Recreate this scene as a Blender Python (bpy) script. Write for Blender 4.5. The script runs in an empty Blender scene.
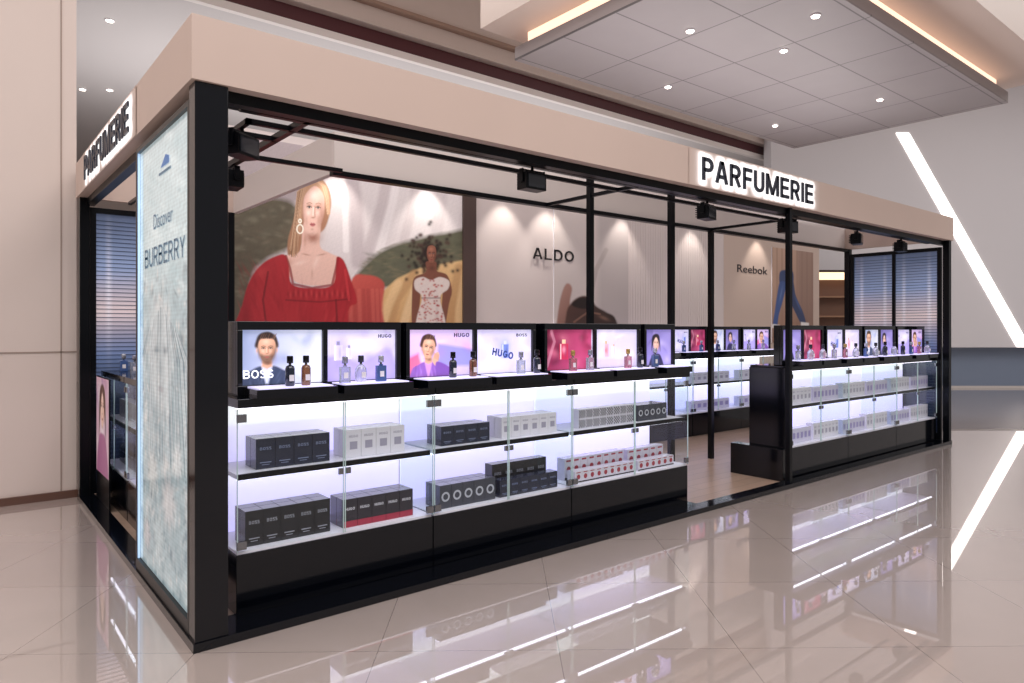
import bpy, bmesh, math, random
import numpy as np
from mathutils import Vector
random.seed(7)
S=bpy.context.scene
COL=S.collection
try:
    S.view_settings.view_transform='Standard'; S.view_settings.look='None'
except Exception: pass
# ---------------------------------------------------------------- materials
def lin(c):
    return tuple(((v/12.92) if v<=0.04045 else ((v+0.055)/1.055)**2.4) for v in c)
def rgb(h):
    h=h.lstrip('#'); return lin(tuple(int(h[i:i+2],16)/255 for i in (0,2,4)))
_mc={}
def M(h,rough=0.5,metal=0.0,emit=0.0,coat=0.0,noise=0.0,nscale=6.0,spec=0.5,trans=0.0):
    k=(h,rough,metal,emit,coat,noise,nscale,spec,trans)
    if k in _mc: return _mc[k]
    m=bpy.data.materials.new('mat_'+h.strip('#')+('_lit' if emit else '')); m.use_nodes=True
    nt=m.node_tree; b=nt.nodes['Principled BSDF']; c=rgb(h)+(1,)
    b.inputs['Base Color'].default_value=c
    b.inputs['Roughness'].default_value=rough
    b.inputs['Metallic'].default_value=metal
    b.inputs['Coat Weight'].default_value=coat
    b.inputs['Specular IOR Level'].default_value=spec
    b.inputs['Transmission Weight'].default_value=trans
    if emit:
        b.inputs['Emission Color'].default_value=c
        b.inputs['Emission Strength'].default_value=emit
    if noise:
        tc=nt.nodes.new('ShaderNodeTexCoord'); n=nt.nodes.new('ShaderNodeTexNoise'); n.inputs['Scale'].default_value=nscale
        n.inputs['Detail'].default_value=4
        mx=nt.nodes.new('ShaderNodeMix'); mx.data_type='RGBA'
        mx.inputs['A'].default_value=tuple(v*(1-noise) for v in c[:3])+(1,)
        mx.inputs['B'].default_value=tuple(min(1,v*(1+noise)) for v in c[:3])+(1,)
        nt.links.new(tc.outputs['Object'],n.inputs['Vector'])
        nt.links.new(n.outputs['Fac'],mx.inputs['Factor'])
        nt.links.new(mx.outputs['Result'],b.inputs['Base Color'])
        if emit: nt.links.new(mx.outputs['Result'],b.inputs['Emission Color'])
    _mc[k]=m; return m
def tiled(name,c1,c2,cm,w,h,rot,rough,mortar=0.004,offset=0.0,coat=0.0,noise=0.05,cior=1.5):
    m=bpy.data.materials.new(name); m.use_nodes=True
    nt=m.node_tree; b=nt.nodes['Principled BSDF']
    tc=nt.nodes.new('ShaderNodeTexCoord'); mp=nt.nodes.new('ShaderNodeMapping')
    mp.inputs['Rotation'].default_value=rot
    br=nt.nodes.new('ShaderNodeTexBrick'); br.offset=offset; br.squash=1
    br.inputs['Scale'].default_value=1; br.inputs['Brick Width'].default_value=w; br.inputs['Row Height'].default_value=h
    br.inputs['Mortar Size'].default_value=mortar; br.inputs['Mortar Smooth'].default_value=0.1
    br.inputs['Color1'].default_value=rgb(c1)+(1,); br.inputs['Color2'].default_value=rgb(c2)+(1,); br.inputs['Mortar'].default_value=rgb(cm)+(1,)
    nt.links.new(tc.outputs['Object'],mp.inputs['Vector']); nt.links.new(mp.outputs['Vector'],br.inputs['Vector'])
    n=nt.nodes.new('ShaderNodeTexNoise'); n.inputs['Scale'].default_value=2.5; n.inputs['Detail'].default_value=6
    nt.links.new(mp.outputs['Vector'],n.inputs['Vector'])
    mr=nt.nodes.new('ShaderNodeMapRange'); mr.inputs['To Min'].default_value=1-noise; mr.inputs['To Max'].default_value=1+noise
    nt.links.new(n.outputs['Fac'],mr.inputs['Value'])
    mu=nt.nodes.new('ShaderNodeVectorMath'); mu.operation='SCALE'
    nt.links.new(br.outputs['Color'],mu.inputs[0]); nt.links.new(mr.outputs['Result'],mu.inputs['Scale'])
    nt.links.new(mu.outputs['Vector'],b.inputs['Base Color'])
    b.inputs['Roughness'].default_value=rough; b.inputs['Coat Weight'].default_value=coat; b.inputs['Coat Roughness'].default_value=0.01; b.inputs['Coat IOR'].default_value=cior
    return m
def glassmat(name,tint):
    m=bpy.data.materials.new(name); m.use_nodes=True; nt=m.node_tree; nt.nodes.clear()
    o=nt.nodes.new('ShaderNodeOutputMaterial'); t=nt.nodes.new('ShaderNodeBsdfTransparent'); t.inputs['Color'].default_value=rgb(tint)+(1,)
    g=nt.nodes.new('ShaderNodeBsdfGlossy'); g.inputs['Roughness'].default_value=0.02
    f=nt.nodes.new('ShaderNodeLayerWeight'); f.inputs['Blend'].default_value=0.5
    p=nt.nodes.new('ShaderNodeMath'); p.operation='POWER'; p.inputs[1].default_value=4.0
    q=nt.nodes.new('ShaderNodeMath'); q.operation='MULTIPLY_ADD'; q.inputs[1].default_value=0.6; q.inputs[2].default_value=0.03
    x=nt.nodes.new('ShaderNodeMixShader')
    nt.links.new(f.outputs['Facing'],p.inputs[0]); nt.links.new(p.outputs[0],q.inputs[0])
    nt.links.new(q.outputs[0],x.inputs[0]); nt.links.new(t.outputs[0],x.inputs[1]); nt.links.new(g.outputs[0],x.inputs[2]); nt.links.new(x.outputs[0],o.inputs[0])
    return m
def glow_ramp_panel():  # strip light falloff painted into base colour and emission, brightest atop each level
    m=bpy.data.materials.new('back_panel_glow_ramp'); m.use_nodes=True; nt=m.node_tree; b=nt.nodes['Principled BSDF']
    tc=nt.nodes.new('ShaderNodeTexCoord'); sp=nt.nodes.new('ShaderNodeSeparateXYZ'); cr=nt.nodes.new('ShaderNodeValToRGB'); e=cr.color_ramp
    for i,(p,c) in enumerate(((0.345,'#cdc5f4'),(1.0,'#ffffff'),(0.60,'#e2dcff'),(0.735,'#fbf9ff'),(0.77,'#d0c8f5'),(0.98,'#e8e2ff'))):
        el=e.elements[i] if i<2 else e.elements.new(p)
        el.position=p; el.color=rgb(c)+(1,)
    nt.links.new(tc.outputs['Object'],sp.inputs[0]); nt.links.new(sp.outputs['Z'],cr.inputs[0])
    nt.links.new(cr.outputs[0],b.inputs['Base Color']); nt.links.new(cr.outputs[0],b.inputs['Emission Color']); b.inputs['Emission Strength'].default_value=0.95
    return m
BLACK=M('#06080f',0.10,coat=0.0,spec=0.45); BLACKM=M('#05070c',0.3,spec=0.2)
WHITE=M('#f2eff4',0.4)
GLASS=glassmat('clear_glass','#f6fbfb'); EDGE=M('#c4dcda',0.15)
BEIGE=M('#c6b1a6',0.45,noise=0.03,nscale=2.0); CREAM=M('#d3c4bc',0.5,noise=0.03,nscale=1.5)
CHROME=M('#8d8f94',0.2,metal=1.0)
FLOOR=tiled('polished_floor_tiles','#afa29c','#aa9d97','#7e726d',0.9,0.9,(0,0,math.radians(38)),0.25,0.002,0.0,1.0,0.06,2.7)
WOOD=tiled('laminate_planks','#a89080','#978070','#6c5a4e',1.2,0.16,(0,0,0),0.3,0.003,0.5,0.0,0.1)
CANOPY=tiled('canopy_tiles','#9a9496','#969092','#686466',0.95,0.69,(0,0,0),0.5,0.008,0.0)
# ---------------------------------------------------------------- mesh builder
def smooth(p,n=5):
    out=[];L=len(p)
    for i in range(L):
        p0,p1,p2,p3=p[i-1],p[i],p[(i+1)%L],p[(i+2)%L]
        for k in range(n):
            t=k/n
            out.append(tuple(0.5*((2*p1[j])+(-p0[j]+p2[j])*t+(2*p0[j]-5*p1[j]+4*p2[j]-p3[j])*t*t+(-p0[j]+3*p1[j]-3*p2[j]+p3[j])*t**3) for j in (0,1)))
    return out
def ell(cx,cy,rx,ry,n=20,rot=0):
    o=[]
    for i in range(n):
        a=2*math.pi*i/n; x=rx*math.cos(a); y=ry*math.sin(a)
        o.append((cx+x*math.cos(rot)-y*math.sin(rot),cy+x*math.sin(rot)+y*math.cos(rot)))
    return o
_tc={}
def text_geo(s,off,ext):
    k=(s,off,ext)
    if k in _tc: return _tc[k]
    cu=bpy.data.curves.new('t','FONT'); cu.body=s; cu.offset=off; cu.extrude=ext; cu.resolution_u=3
    ob=bpy.data.objects.new('t',cu); COL.objects.link(ob); bpy.context.view_layer.update()
    dg=bpy.context.evaluated_depsgraph_get(); me=bpy.data.meshes.new_from_object(ob.evaluated_get(dg))
    v=[tuple(x.co) for x in me.vertices]; f=[tuple(p.vertices) for p in me.polygons]
    bpy.data.objects.remove(ob); bpy.data.meshes.remove(me)
    x0=min(a[0] for a in v);x1=max(a[0] for a in v);y0=min(a[1] for a in v);y1=max(a[1] for a in v)
    v=[((a[0]-x0)/(x1-x0),(a[1]-y0)/(y1-y0),a[2]) for a in v]
    _tc[k]=(v,f,(x1-x0)/(y1-y0)); return _tc[k]
def arc(cx,cy,rx,ry,a0,a1,n=10):
    return [(cx+rx*math.cos(math.radians(a0+(a1-a0)*i/n)),cy+ry*math.sin(math.radians(a0+(a1-a0)*i/n))) for i in range(n+1)]
def glyph(c,t):
    i=t/2; T=1-i
    if c=='P': return .68,[[(i,0),(i,1)],[(i,T)]+arc(.36,(T+.46)/2,.32-i,(T-.46)/2,90,-90)+[(i,.46)]]
    if c=='R': return .74,[[(i,0),(i,1)],[(i,T)]+arc(.38,(T+.48)/2,.32-i,(T-.48)/2,90,-90)+[(i,.48)],[(.38,.48),(.74-i*1.1,0)]]
    if c=='B': return .72,[[(i,0),(i,1)],[(i,T)]+arc(.38,(T+.53)/2,.28-i,(T-.53)/2,90,-90)+[(i,.53)],[(i,.53)]+arc(.38,(.53+i)/2,.33-i,(.53-i)/2,90,-90)+[(i,i)]]
    if c=='A': return .78,[[(.075,0),(.36,1)],[(.705,0),(.42,1)],[(.18,.3),(.60,.3)],[(.30,T),(.48,T)]]
    if c=='F': return .62,[[(i,0),(i,1)],[(i,T),(.62,T)],[(i,.5),(.56,.5)]]
    if c=='E': return .66,[[(i,0),(i,1)],[(i,T),(.64,T)],[(i,.51),(.60,.51)],[(i,i),(.66,i)]]
    if c=='L': return .60,[[(i,0),(i,1)],[(i,i),(.60,i)]]
    if c=='I': return t,[[(i,0),(i,1)]]
    if c=='H': return .72,[[(i,0),(i,1)],[(.72-i,0),(.72-i,1)],[(i,.51),(.72-i,.51)]]
    if c=='U': return .72,[[(i,1),(i,.34)]+arc(.36,.34,.36-i,.34-i,180,360)[1:]+[(.72-i,1)]]
    if c=='M': return .96,[[(i,0),(i,1)],[(.96-i,0),(.96-i,1)],[(i*1.2,1),(.48,.02)],[(.96-i*1.2,1),(.48,.02)]]
    if c=='N': return .72,[[(i,0),(i,1)],[(.72-i,0),(.72-i,1)],[(i,1),(.72-i,0)]]
    if c=='Y': return .72,[[(.06,1),(.36,.45)],[(.66,1),(.36,.45)],[(.36,.47),(.36,0)]]
    if c=='D': return .74,[[(i,0),(i,1)],[(i,T)]+arc(.34,.5,.40-i,.5-i,90,-90,14)+[(i,i)]]
    if c=='O': return .80,[arc(.40,.5,.40-i,.5-i,0,360,24)]
    if c=='G': return .78,[arc(.40,.5,.40-i,.5-i,45,350,20)+[(.78-i,.46),(.42,.46)]]
    if c=='S': return .66,[arc(.33,.74,.33-i,.26-i,20,270,12)[:-1]+arc(.33,.26,.33-i,.24,90,-160,12)]
    return .4,[]
class MB:
    def __init__(s): s.v=[];s.f=[];s.mi=[];s.m=[]; s.sm=[]
    def idx(s,m):
        if m not in s.m: s.m.append(m)
        return s.m.index(m)
    def face(s,f,m,smooth=False): s.f.append(f); s.mi.append(s.idx(m)); s.sm.append(smooth)
    def box(s,x0,x1,y0,y1,z0,z1,m):
        b=len(s.v); s.v+=[(x,y,z) for z in (z0,z1) for y in (y0,y1) for x in (x0,x1)]
        for q in ((0,2,3,1),(4,5,7,6),(0,1,5,4),(2,6,7,3),(0,4,6,2),(1,3,7,5)): s.face(tuple(b+i for i in q),m)
        return s
    def lathe(s,cx,cy,prof,m,seg=20,sx=1,sy=1):
        b=len(s.v)
        for r,z in prof:
            for i in range(seg):
                a=2*math.pi*i/seg; s.v.append((cx+r*sx*math.cos(a),cy+r*sy*math.sin(a),z))
        for j in range(len(prof)-1):
            for i in range(seg):
                k=(i+1)%seg; s.face((b+j*seg+i,b+j*seg+k,b+(j+1)*seg+k,b+(j+1)*seg+i),m,True)
        s.face(tuple(b+seg-1-i for i in range(seg)),m); s.face(tuple(b+(len(prof)-1)*seg+i for i in range(seg)),m)
        return s
    def hcyl(s,p0,p1,r,m,seg=10):
        p0=Vector(p0);p1=Vector(p1);d=(p1-p0).normalized(); a=d.orthogonal().normalized(); c=d.cross(a); b=len(s.v)
        for p in (p0,p1):
            for i in range(seg):
                t=2*math.pi*i/seg; s.v.append(tuple(p+a*r*math.cos(t)+c*r*math.sin(t)))
        for i in range(seg):
            k=(i+1)%seg; s.face((b+i,b+k,b+seg+k,b+seg+i),m,True)
        s.face(tuple(b+seg-1-i for i in range(seg)),m); s.face(tuple(b+seg+i for i in range(seg)),m); return s
    def poly(s,pts,m):
        b=len(s.v); s.v+=[tuple(p) for p in pts]; s.face(tuple(range(b,b+len(pts))),m); return s
    def text(s,t,o,u,v,h,m,width=None,off=0.0,depth=0.0):
        tv,tf,asp=text_geo(t,off,0.5 if depth else 0.0); w=width or h*asp
        o=Vector(o);u=Vector(u);v=Vector(v);n=u.cross(v); b=len(s.v)
        for a in tv: s.v.append(tuple(o+u*a[0]*w+v*a[1]*h+n*(a[2]*depth)))
        for f in tf: s.face(tuple(b+i for i in f),m)
        return s
    def caps(s,t,o,u,v,h,m,width=None,th=0.17,gap=0.13,depth=0.0):
        gl=[glyph(c,th) for c in t]; tot=sum(g[0] for g in gl)+gap*(len(t)-1); kx=(width/(tot*h)) if width else 1.0
        o=Vector(o);u=Vector(u);v=Vector(v);n=u.cross(v); x=0
        for w,strokes in gl:
            for st in strokes:
                st=[Vector((p[0],p[1])) for p in st]; N=len(st); Lp=[];Rp=[]
                closed=(st[0]-st[-1]).length<1e-6
                for i in range(N):
                    if closed: d0=(st[i]-st[i-1 if i else N-2]).normalized(); d1=(st[(i+1) if i<N-1 else 1]-st[i]).normalized()
                    else:
                        d0=(st[i]-st[i-1]).normalized() if i else None; d1=(st[i+1]-st[i]).normalized() if i<N-1 else None
                    if d0 is None: d0=d1
                    if d1 is None: d1=d0
                    dd=(d0+d1).normalized(); nn=Vector((-dd.y,dd.x)); c=max(.4,nn.dot(Vector((-d0.y,d0.x))))
                    Lp.append(st[i]+nn*(th/2/c)); Rp.append(st[i]-nn*(th/2/c))
                P3=lambda p,z:tuple(o+u*((x+p.x)*h*kx)+v*(min(1,max(0,p.y))*h)+n*z)
                for i in range(N-1):
                    s.poly([P3(Rp[i],depth),P3(Rp[i+1],depth),P3(Lp[i+1],depth),P3(Lp[i],depth)],m)
                    if depth:
                        s.poly([P3(Lp[i],0),P3(Lp[i+1],0),P3(Lp[i+1],depth),P3(Lp[i],depth)],m); s.poly([P3(Rp[i],0),P3(Rp[i+1],0),P3(Rp[i+1],depth),P3(Rp[i],depth)],m)
                if depth and not closed:
                    for e in (0,-1): s.poly([P3(Lp[e],0),P3(Rp[e],0),P3(Rp[e],depth),P3(Lp[e],depth)],m)
            x+=w+gap
        return s
    def build(s,name,parent=None,loc=(0,0,0),label=None,cat=None,group=None,kind=None,bevel=0,rotz=0):
        me=bpy.data.meshes.new(name); me.from_pydata(s.v,[],s.f)
        for m in s.m: me.materials.append(m)
        me.polygons.foreach_set('material_index',s.mi); me.polygons.foreach_set('use_smooth',s.sm); me.update()
        ob=bpy.data.objects.new(name,me); COL.objects.link(ob); ob.location=loc; ob.rotation_euler=(0,0,rotz)
        if parent: ob.parent=parent
        tag(ob,label,cat,group,kind)
        if bevel:
            bm=ob.modifiers.new('bevel','BEVEL'); bm.width=bevel; bm.segments=2; bm.limit_method='ANGLE'; bm.angle_limit=math.radians(40)
        return ob
def tag(ob,label=None,cat=None,group=None,kind=None):
    if label: ob['label']=label
    if cat: ob['category']=cat
    if group: ob['group']=group
    if kind: ob['kind']=kind
def empty(name,loc,label,cat,group=None,rotz=0):
    o=bpy.data.objects.new(name,None); COL.objects.link(o); o.location=loc; o.rotation_euler=(0,0,rotz); o.empty_display_size=0.1
    tag(o,label,cat,group); return o
def dup(o,loc=None,parent=None,rotz=None,group=None,label=None):
    n=o.copy(); COL.objects.link(n)
    if loc is not None: n.location=loc
    if rotz is not None: n.rotation_euler=(0,0,rotz)
    if parent: n.parent=parent
    if group: n['group']=group
    if label: n['label']=label
    for c in list(o.children): dup(c,parent=n)
    return n
# ---------------------------------------------------------------- printed artwork and painted glow (kept in a colour attribute)
class Paint:
    def __init__(s,P,Q,bg): s.P=P;s.Q=Q;s.C=np.tile(np.array(rgb(bg)),(P.size,1)).astype(float)
    def _sd(s,pts,pad):
        a=np.array(pts,float); x0,y0=a.min(0)-pad; x1,y1=a.max(0)+pad
        ix=np.where((s.P>=x0)&(s.P<=x1)&(s.Q>=y0)&(s.Q<=y1))[0]
        px=s.P[ix];py=s.Q[ix]; ins=np.zeros(ix.size,bool); d=np.full(ix.size,1e9)
        for i in range(len(a)):
            ax,ay=a[i-1];bx,by=a[i]
            if ay!=by:
                c=((ay>py)!=(by>py)); xx=(bx-ax)*(py-ay)/(by-ay)+ax; ins^=(c&(px<xx))
            dx,dy=bx-ax,by-ay; l=dx*dx+dy*dy+1e-12
            t=np.clip(((px-ax)*dx+(py-ay)*dy)/l,0,1); d=np.minimum(d,np.hypot(px-ax-t*dx,py-ay-t*dy))
        return ix,np.where(ins,d,-d)
    def fill(s,pts,c,f=0.6,a=1.0,c2=None,g=None):
        ix,sd=s._sd(pts,f)
        if not ix.size: return
        m=np.clip(sd/(2*f)+.5,0,1)*a; col=np.tile(np.array(rgb(c)),(ix.size,1))
        if c2:
            (x0,y0),(x1,y1)=g; t=np.clip(((s.P[ix]-x0)*(x1-x0)+(s.Q[ix]-y0)*(y1-y0))/((x1-x0)**2+(y1-y0)**2),0,1)[:,None]
            col=col*(1-t)+np.array(rgb(c2))*t
        s.C[ix]=s.C[ix]*(1-m[:,None])+col*m[:,None]
    def dab(s,cx,cy,rx,ry,c,a=1.0,rot=0.0):
        R=max(rx,ry)*2.2; ix=np.where((abs(s.P-cx)<R)&(abs(s.Q-cy)<R))[0]
        if not ix.size: return
        x=s.P[ix]-cx;y=s.Q[ix]-cy; X=x*math.cos(rot)+y*math.sin(rot);Y=-x*math.sin(rot)+y*math.cos(rot)
        m=(np.exp(-((X/rx)**2+(Y/ry)**2)*1.4)*a)[:,None]; s.C[ix]=s.C[ix]*(1-m)+np.array(rgb(c))*m
    def line(s,pts,w,c,a=1.0):
        p=np.array(pts,float); pad=w*2; x0,y0=p.min(0)-pad;x1,y1=p.max(0)+pad
        ix=np.where((s.P>=x0)&(s.P<=x1)&(s.Q>=y0)&(s.Q<=y1))[0]
        if not ix.size: return
        px=s.P[ix];py=s.Q[ix]; d=np.full(ix.size,1e9)
        for i in range(len(p)-1):
            ax,ay=p[i];dx,dy=p[i+1]-p[i]; l=dx*dx+dy*dy+1e-12
            t=np.clip(((px-ax)*dx+(py-ay)*dy)/l,0,1); d=np.minimum(d,np.hypot(px-ax-t*dx,py-ay-t*dy))
        m=(np.clip(1.0-(d-w/2)/(w/2+1e-9),0,1)*a)[:,None]; s.C[ix]=s.C[ix]*(1-m)+np.array(rgb(c))*m
    def grain(s,scale,amt,seed=1):
        r=np.random.RandomState(seed); v=np.zeros(s.P.size)
        for k in range(14):
            th=r.rand()*6.28; fr=scale*(0.6+2.2*r.rand()); v+=np.sin((s.P*math.cos(th)+s.Q*math.sin(th))*fr+r.rand()*6.28)
        s.C=np.clip(s.C*(1+amt*(v/14)[:,None]*2.5),0,1)
def face(p,cx,cy,w,h,skin='#dcae9c',dark='#a8705c',hi='#f2d0c0',brow='#6a4636',lip='#b0484c',beard=None,rot=0.0):
    R=lambda x,y:(cx+x*w*math.cos(rot)-y*h*math.sin(rot),cy+x*w*math.sin(rot)+y*h*math.cos(rot))
    f=0.06*w
    p.fill(smooth([R(-.93,-.3),R(-.7,-.85),R(0,-1.02),R(.7,-.85),R(.93,-.3),R(.86,.25),R(.56,.70),R(.20,.98),R(-.20,.98),R(-.56,.70),R(-.86,.25)]),skin,f*1.5)
    q=R(.75,.2); p.dab(q[0],q[1],.35*w,.7*h,dark,.6); q=R(-.85,.25); p.dab(q[0],q[1],.2*w,.5*h,dark,.4)
    q=R(.5,.45); p.dab(q[0],q[1],.2*w,.3*h,dark,.35); q=R(-.55,.45); p.dab(q[0],q[1],.15*w,.25*h,dark,.3)
    q=R(0,.98); p.dab(q[0],q[1],.5*w,.12*h,dark,.5)
    q=R(-.1,-.6); p.dab(q[0],q[1],.45*w,.22*h,hi,.6); q=R(-.42,.12); p.dab(q[0],q[1],.22*w,.13*h,hi,.5); q=R(.38,.12); p.dab(q[0],q[1],.18*w,.12*h,hi,.35)
    for d in (-1,1):
        q=R(d*.38,-.15); p.dab(q[0],q[1],.27*w,.11*h,dark,.7)
        q=R(d*.38,-.1); p.fill(ell(q[0],q[1],.14*w,.036*h,14),'#d6c6c0',f*.6,.8); p.fill(ell(q[0],q[1],.075*w,.042*h,12),'#2c2426',f*.6)
        p.line([R(d*.38-.2,-.105),R(d*.38,-.145),R(d*.38+.2,-.105)],.05*w,'#2a1c1a',.75)
        p.line([R(d*.38-.22,-.24),R(d*.38,-.285),R(d*.38+.22,-.25)],.06*w,brow,.6)
    p.line([R(.1,-.15),R(.12,.12),R(.16,.26)],.1*w,dark,.4); p.line([R(-.02,-.1),R(-.02,.2)],.07*w,hi,.6)
    q=R(0,.3); p.dab(q[0],q[1],.18*w,.04*h,dark,.8); q=R(0,.76); p.dab(q[0],q[1],.16*w,.05*h,dark,.4)
    if beard:
        p.fill(smooth([R(-.93,.0),R(-.78,.3),R(-.3,.42),R(0,.44),R(.3,.42),R(.78,.3),R(.93,.0),R(.70,.74),R(.25,1.06),R(-.25,1.06),R(-.70,.74)]),beard,f*3,.75)
    p.fill(smooth([R(-.24,.57),R(-.1,.5),R(0,.525),R(.1,.5),R(.24,.57),R(.1,.64),R(-.1,.64)]),lip,f*.8,.85); p.line([R(-.22,.572),R(.22,.572)],.03*w,'#5a2428',.6)
_am={}
def attr_mat(emit,rough=0.4):
    k=(emit,rough)
    if k in _am: return _am[k]
    m=bpy.data.materials.new('print_or_painted_glow'); m.use_nodes=True; nt=m.node_tree; b=nt.nodes['Principled BSDF']
    a=nt.nodes.new('ShaderNodeAttribute'); a.attribute_name='print'
    if rough<0:
        b.inputs['Base Color'].default_value=rgb('#c6b1a6')+(1,); b.inputs['Roughness'].default_value=.5  # fascia beige base; the attribute only carries the painted halo
    else:
        nt.links.new(a.outputs['Color'],b.inputs['Base Color']); b.inputs['Roughness'].default_value=rough
    if emit: nt.links.new(a.outputs['Color'],b.inputs['Emission Color']); b.inputs['Emission Strength'].default_value=emit
    _am[k]=m; return m
def paint_sheet(name,O,U,V,nu,nv,fn,emit,parent=None,label=None,cat=None,loc=(0,0,0),extra=None,rough=0.4,group=None):
    """flat sheet of print or painted glow: O corner (top-left), U across, V down; fn(a,b) with a,b arrays in 0..1 -> Nx3 linear colours"""
    O=np.array(O,float);U=np.array(U,float);V=np.array(V,float)
    a,b=np.meshgrid(np.linspace(0,1,nu),np.linspace(0,1,nv)); a=a.ravel();b=b.ravel()
    co=O+a[:,None]*U+b[:,None]*V; col=np.clip(fn(a,b),0,1)
    idx=np.arange(nu*nv).reshape(nv,nu); q=np.stack([idx[:-1,:-1],idx[1:,:-1],idx[1:,1:],idx[:-1,1:]],-1).reshape(-1,4)
    verts=co.tolist(); faces=q.tolist(); mats=[attr_mat(emit,rough)]; mi=[0]*len(faces)
    n0=len(verts)
    if extra:
        for m in extra.m: mats.append(m)
        faces+=[tuple(i+n0 for i in f) for f in extra.f]; verts+=extra.v; mi+=[i+1 for i in extra.mi]
    me=bpy.data.meshes.new(name); me.from_pydata(verts,[],faces)
    for m in mats: me.materials.append(m)
    me.polygons.foreach_set('material_index',mi)
    at=me.color_attributes.new('print','FLOAT_COLOR','POINT'); c=np.ones((len(verts),4)); c[:n0,:3]=col; at.data.foreach_set('color',c.ravel().astype(np.float32)); me.update()
    ob=bpy.data.objects.new(name,me); COL.objects.link(ob); ob.location=loc
    if parent: ob.parent=parent
    tag(ob,label,cat,group); return ob
# ---------------------------------------------------------------- camera
F=693.0; H=1.6
CX,CY=-0.94,-3.644
FW=(0.630,0.7766); RT=(0.7766,-0.630)
cam=bpy.data.cameras.new('camera'); co=bpy.data.objects.new('camera',cam); COL.objects.link(co)
co.location=(CX,CY,H); co.rotation_euler=(math.radians(90),0,-math.atan2(FW[0],FW[1]))
cam.sensor_width=36; cam.lens=F/1024*36; cam.shift_y=-12.5/1024; cam.clip_end=200
S.camera=co
# image pixel coordinates <-> (X,Z) on a plane Y=yy, projected through the camera
def px_to_plane(px,py,yy):
    u=(px-512)/F; t=(yy-CY)/(FW[1]-0.63*u)
    return (CX+t*(FW[0]+0.7766*u), H+(329-py)*t/F)
def plane_to_px(X,Z,yy):
    r=(X-CX)/(yy-CY); u=(.7766*r-.63)/(.7766+.63*r); t=(yy-CY)/(FW[1]-0.63*u); return 512+u*F, 329-(Z-H)*F/t
# ---------------------------------------------------------------- setting
MB().box(-14,34,-16,24,-0.1,0,FLOOR).build('floor',label='polished cream stone floor tiles with strong reflections',kind='structure')
b=MB(); b.box(-9,0,4.12,5.1,0,9,CREAM)
G=M('#9c8a80',0.6)
b.box(-9,0.002,4.115,4.13,1.375,1.39,G)
for x in (-0.13,-1.6,-3.1): b.box(x,x+0.012,4.115,4.13,0,9,G)
b.build('wall_left',label='cream panelled wall pier with fine grooves',kind='structure')
MB().box(-9,0.01,4.09,4.12,0,0.07,M('#5d3f33',0.4)).build('baseboard_left',label='dark brown baseboard',kind='structure')
WY=4.6
WALLC=M('#cfc4c1',0.55,noise=0.02,nscale=1.2)
b=MB(); b.box(1.2,15.2,WY,WY+0.15,0,3.95,WALLC)
b.box(4.80,5.03,WY-0.06,WY,0,3.95,M('#4a3a36',0.4))
x=8.45
while x<11.0:
    b.box(x,x+0.060,WY-0.005,WY,0,3.95,WALLC); x+=0.07
b.box(11.3,15.2,WY-0.004,WY,0,3.95,M('#c4b0a4',0.5))
b.build('wall_back',label='cream shop wall with fine ribbed panel',kind='structure')
MB().box(-9,34,21,21.2,0,6.3,CREAM).build('wall_far',label='plain cream far wall',kind='structure')
MB().box(-9,30,7.0,21,6.3,6.4,M('#d2cccb',0.6)).build('ceiling',label='white plaster ceiling',kind='structure')
BULK=M('#d0c1b8',0.5,noise=0.02,nscale=1)
b=MB(); b.box(-9,30,6.9,7.0,6.30,6.42,M('#efe8e4',0.5)); b.box(-9,30,6.93,7.0,6.42,6.66,M('#52262b',0.5)); b.box(-9,30,6.75,7.0,6.66,9.0,BULK)
b.box(-9,30,6.6,6.75,6.95,7.0,M('#a08474',0.5)); b.build('trim_1',label='beige bulkhead with dark red recess',kind='structure')
MB().box(-9,30,-14,7,9.0,9.1,M('#c8b9b1',0.6)).build('ceiling_high',label='high pinkish beige ceiling',kind='structure')
D=18.8
rw=MB(); WW=M('#dcd9dc',0.5,noise=0.02,nscale=0.5)
rw.box(6.9,26,-0.35,0.2,1.11,9,WW); rw.box(6.9,26,0,0.2,0,1.11,M('#7e8a9e',0.4))
def sl(px,py): return ((px-512)/F*(D-0.36), H+(329-py)*(D-0.36)/F)
LED=M('#fff4ee',0.4,emit=3)
rz=math.atan2(RT[1],RT[0])
rw.build('wall_right',loc=(CX+FW[0]*D,CY+FW[1]*D,0),rotz=rz,label='white wall above a blue-grey lower band',kind='structure')
MB().box(6.9,26,-0.02,0,0,0.06,M('#cfc8c4',0.4)).build('baseboard_right',loc=(CX+FW[0]*D,CY+FW[1]*D,0),rotz=rz,label='pale grey baseboard',kind='structure')
st=MB(); p=[sl(896,133),sl(909,133),sl(1030,347),sl(1017,347)]
fr=[(q[0],-0.37,q[1]) for q in p]; bk=[(q[0],-0.35,q[1]) for q in p]
st.poly(fr,LED); st.poly(bk,LED)
for i in range(4):
    j=(i+1)%4; st.poly([fr[i],fr[j],bk[j],bk[i]],LED)
st.build('trim_2',loc=(CX+FW[0]*D,CY+FW[1]*D,0),rotz=rz,label='long slanted white light strip on wall',kind='structure')
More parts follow.
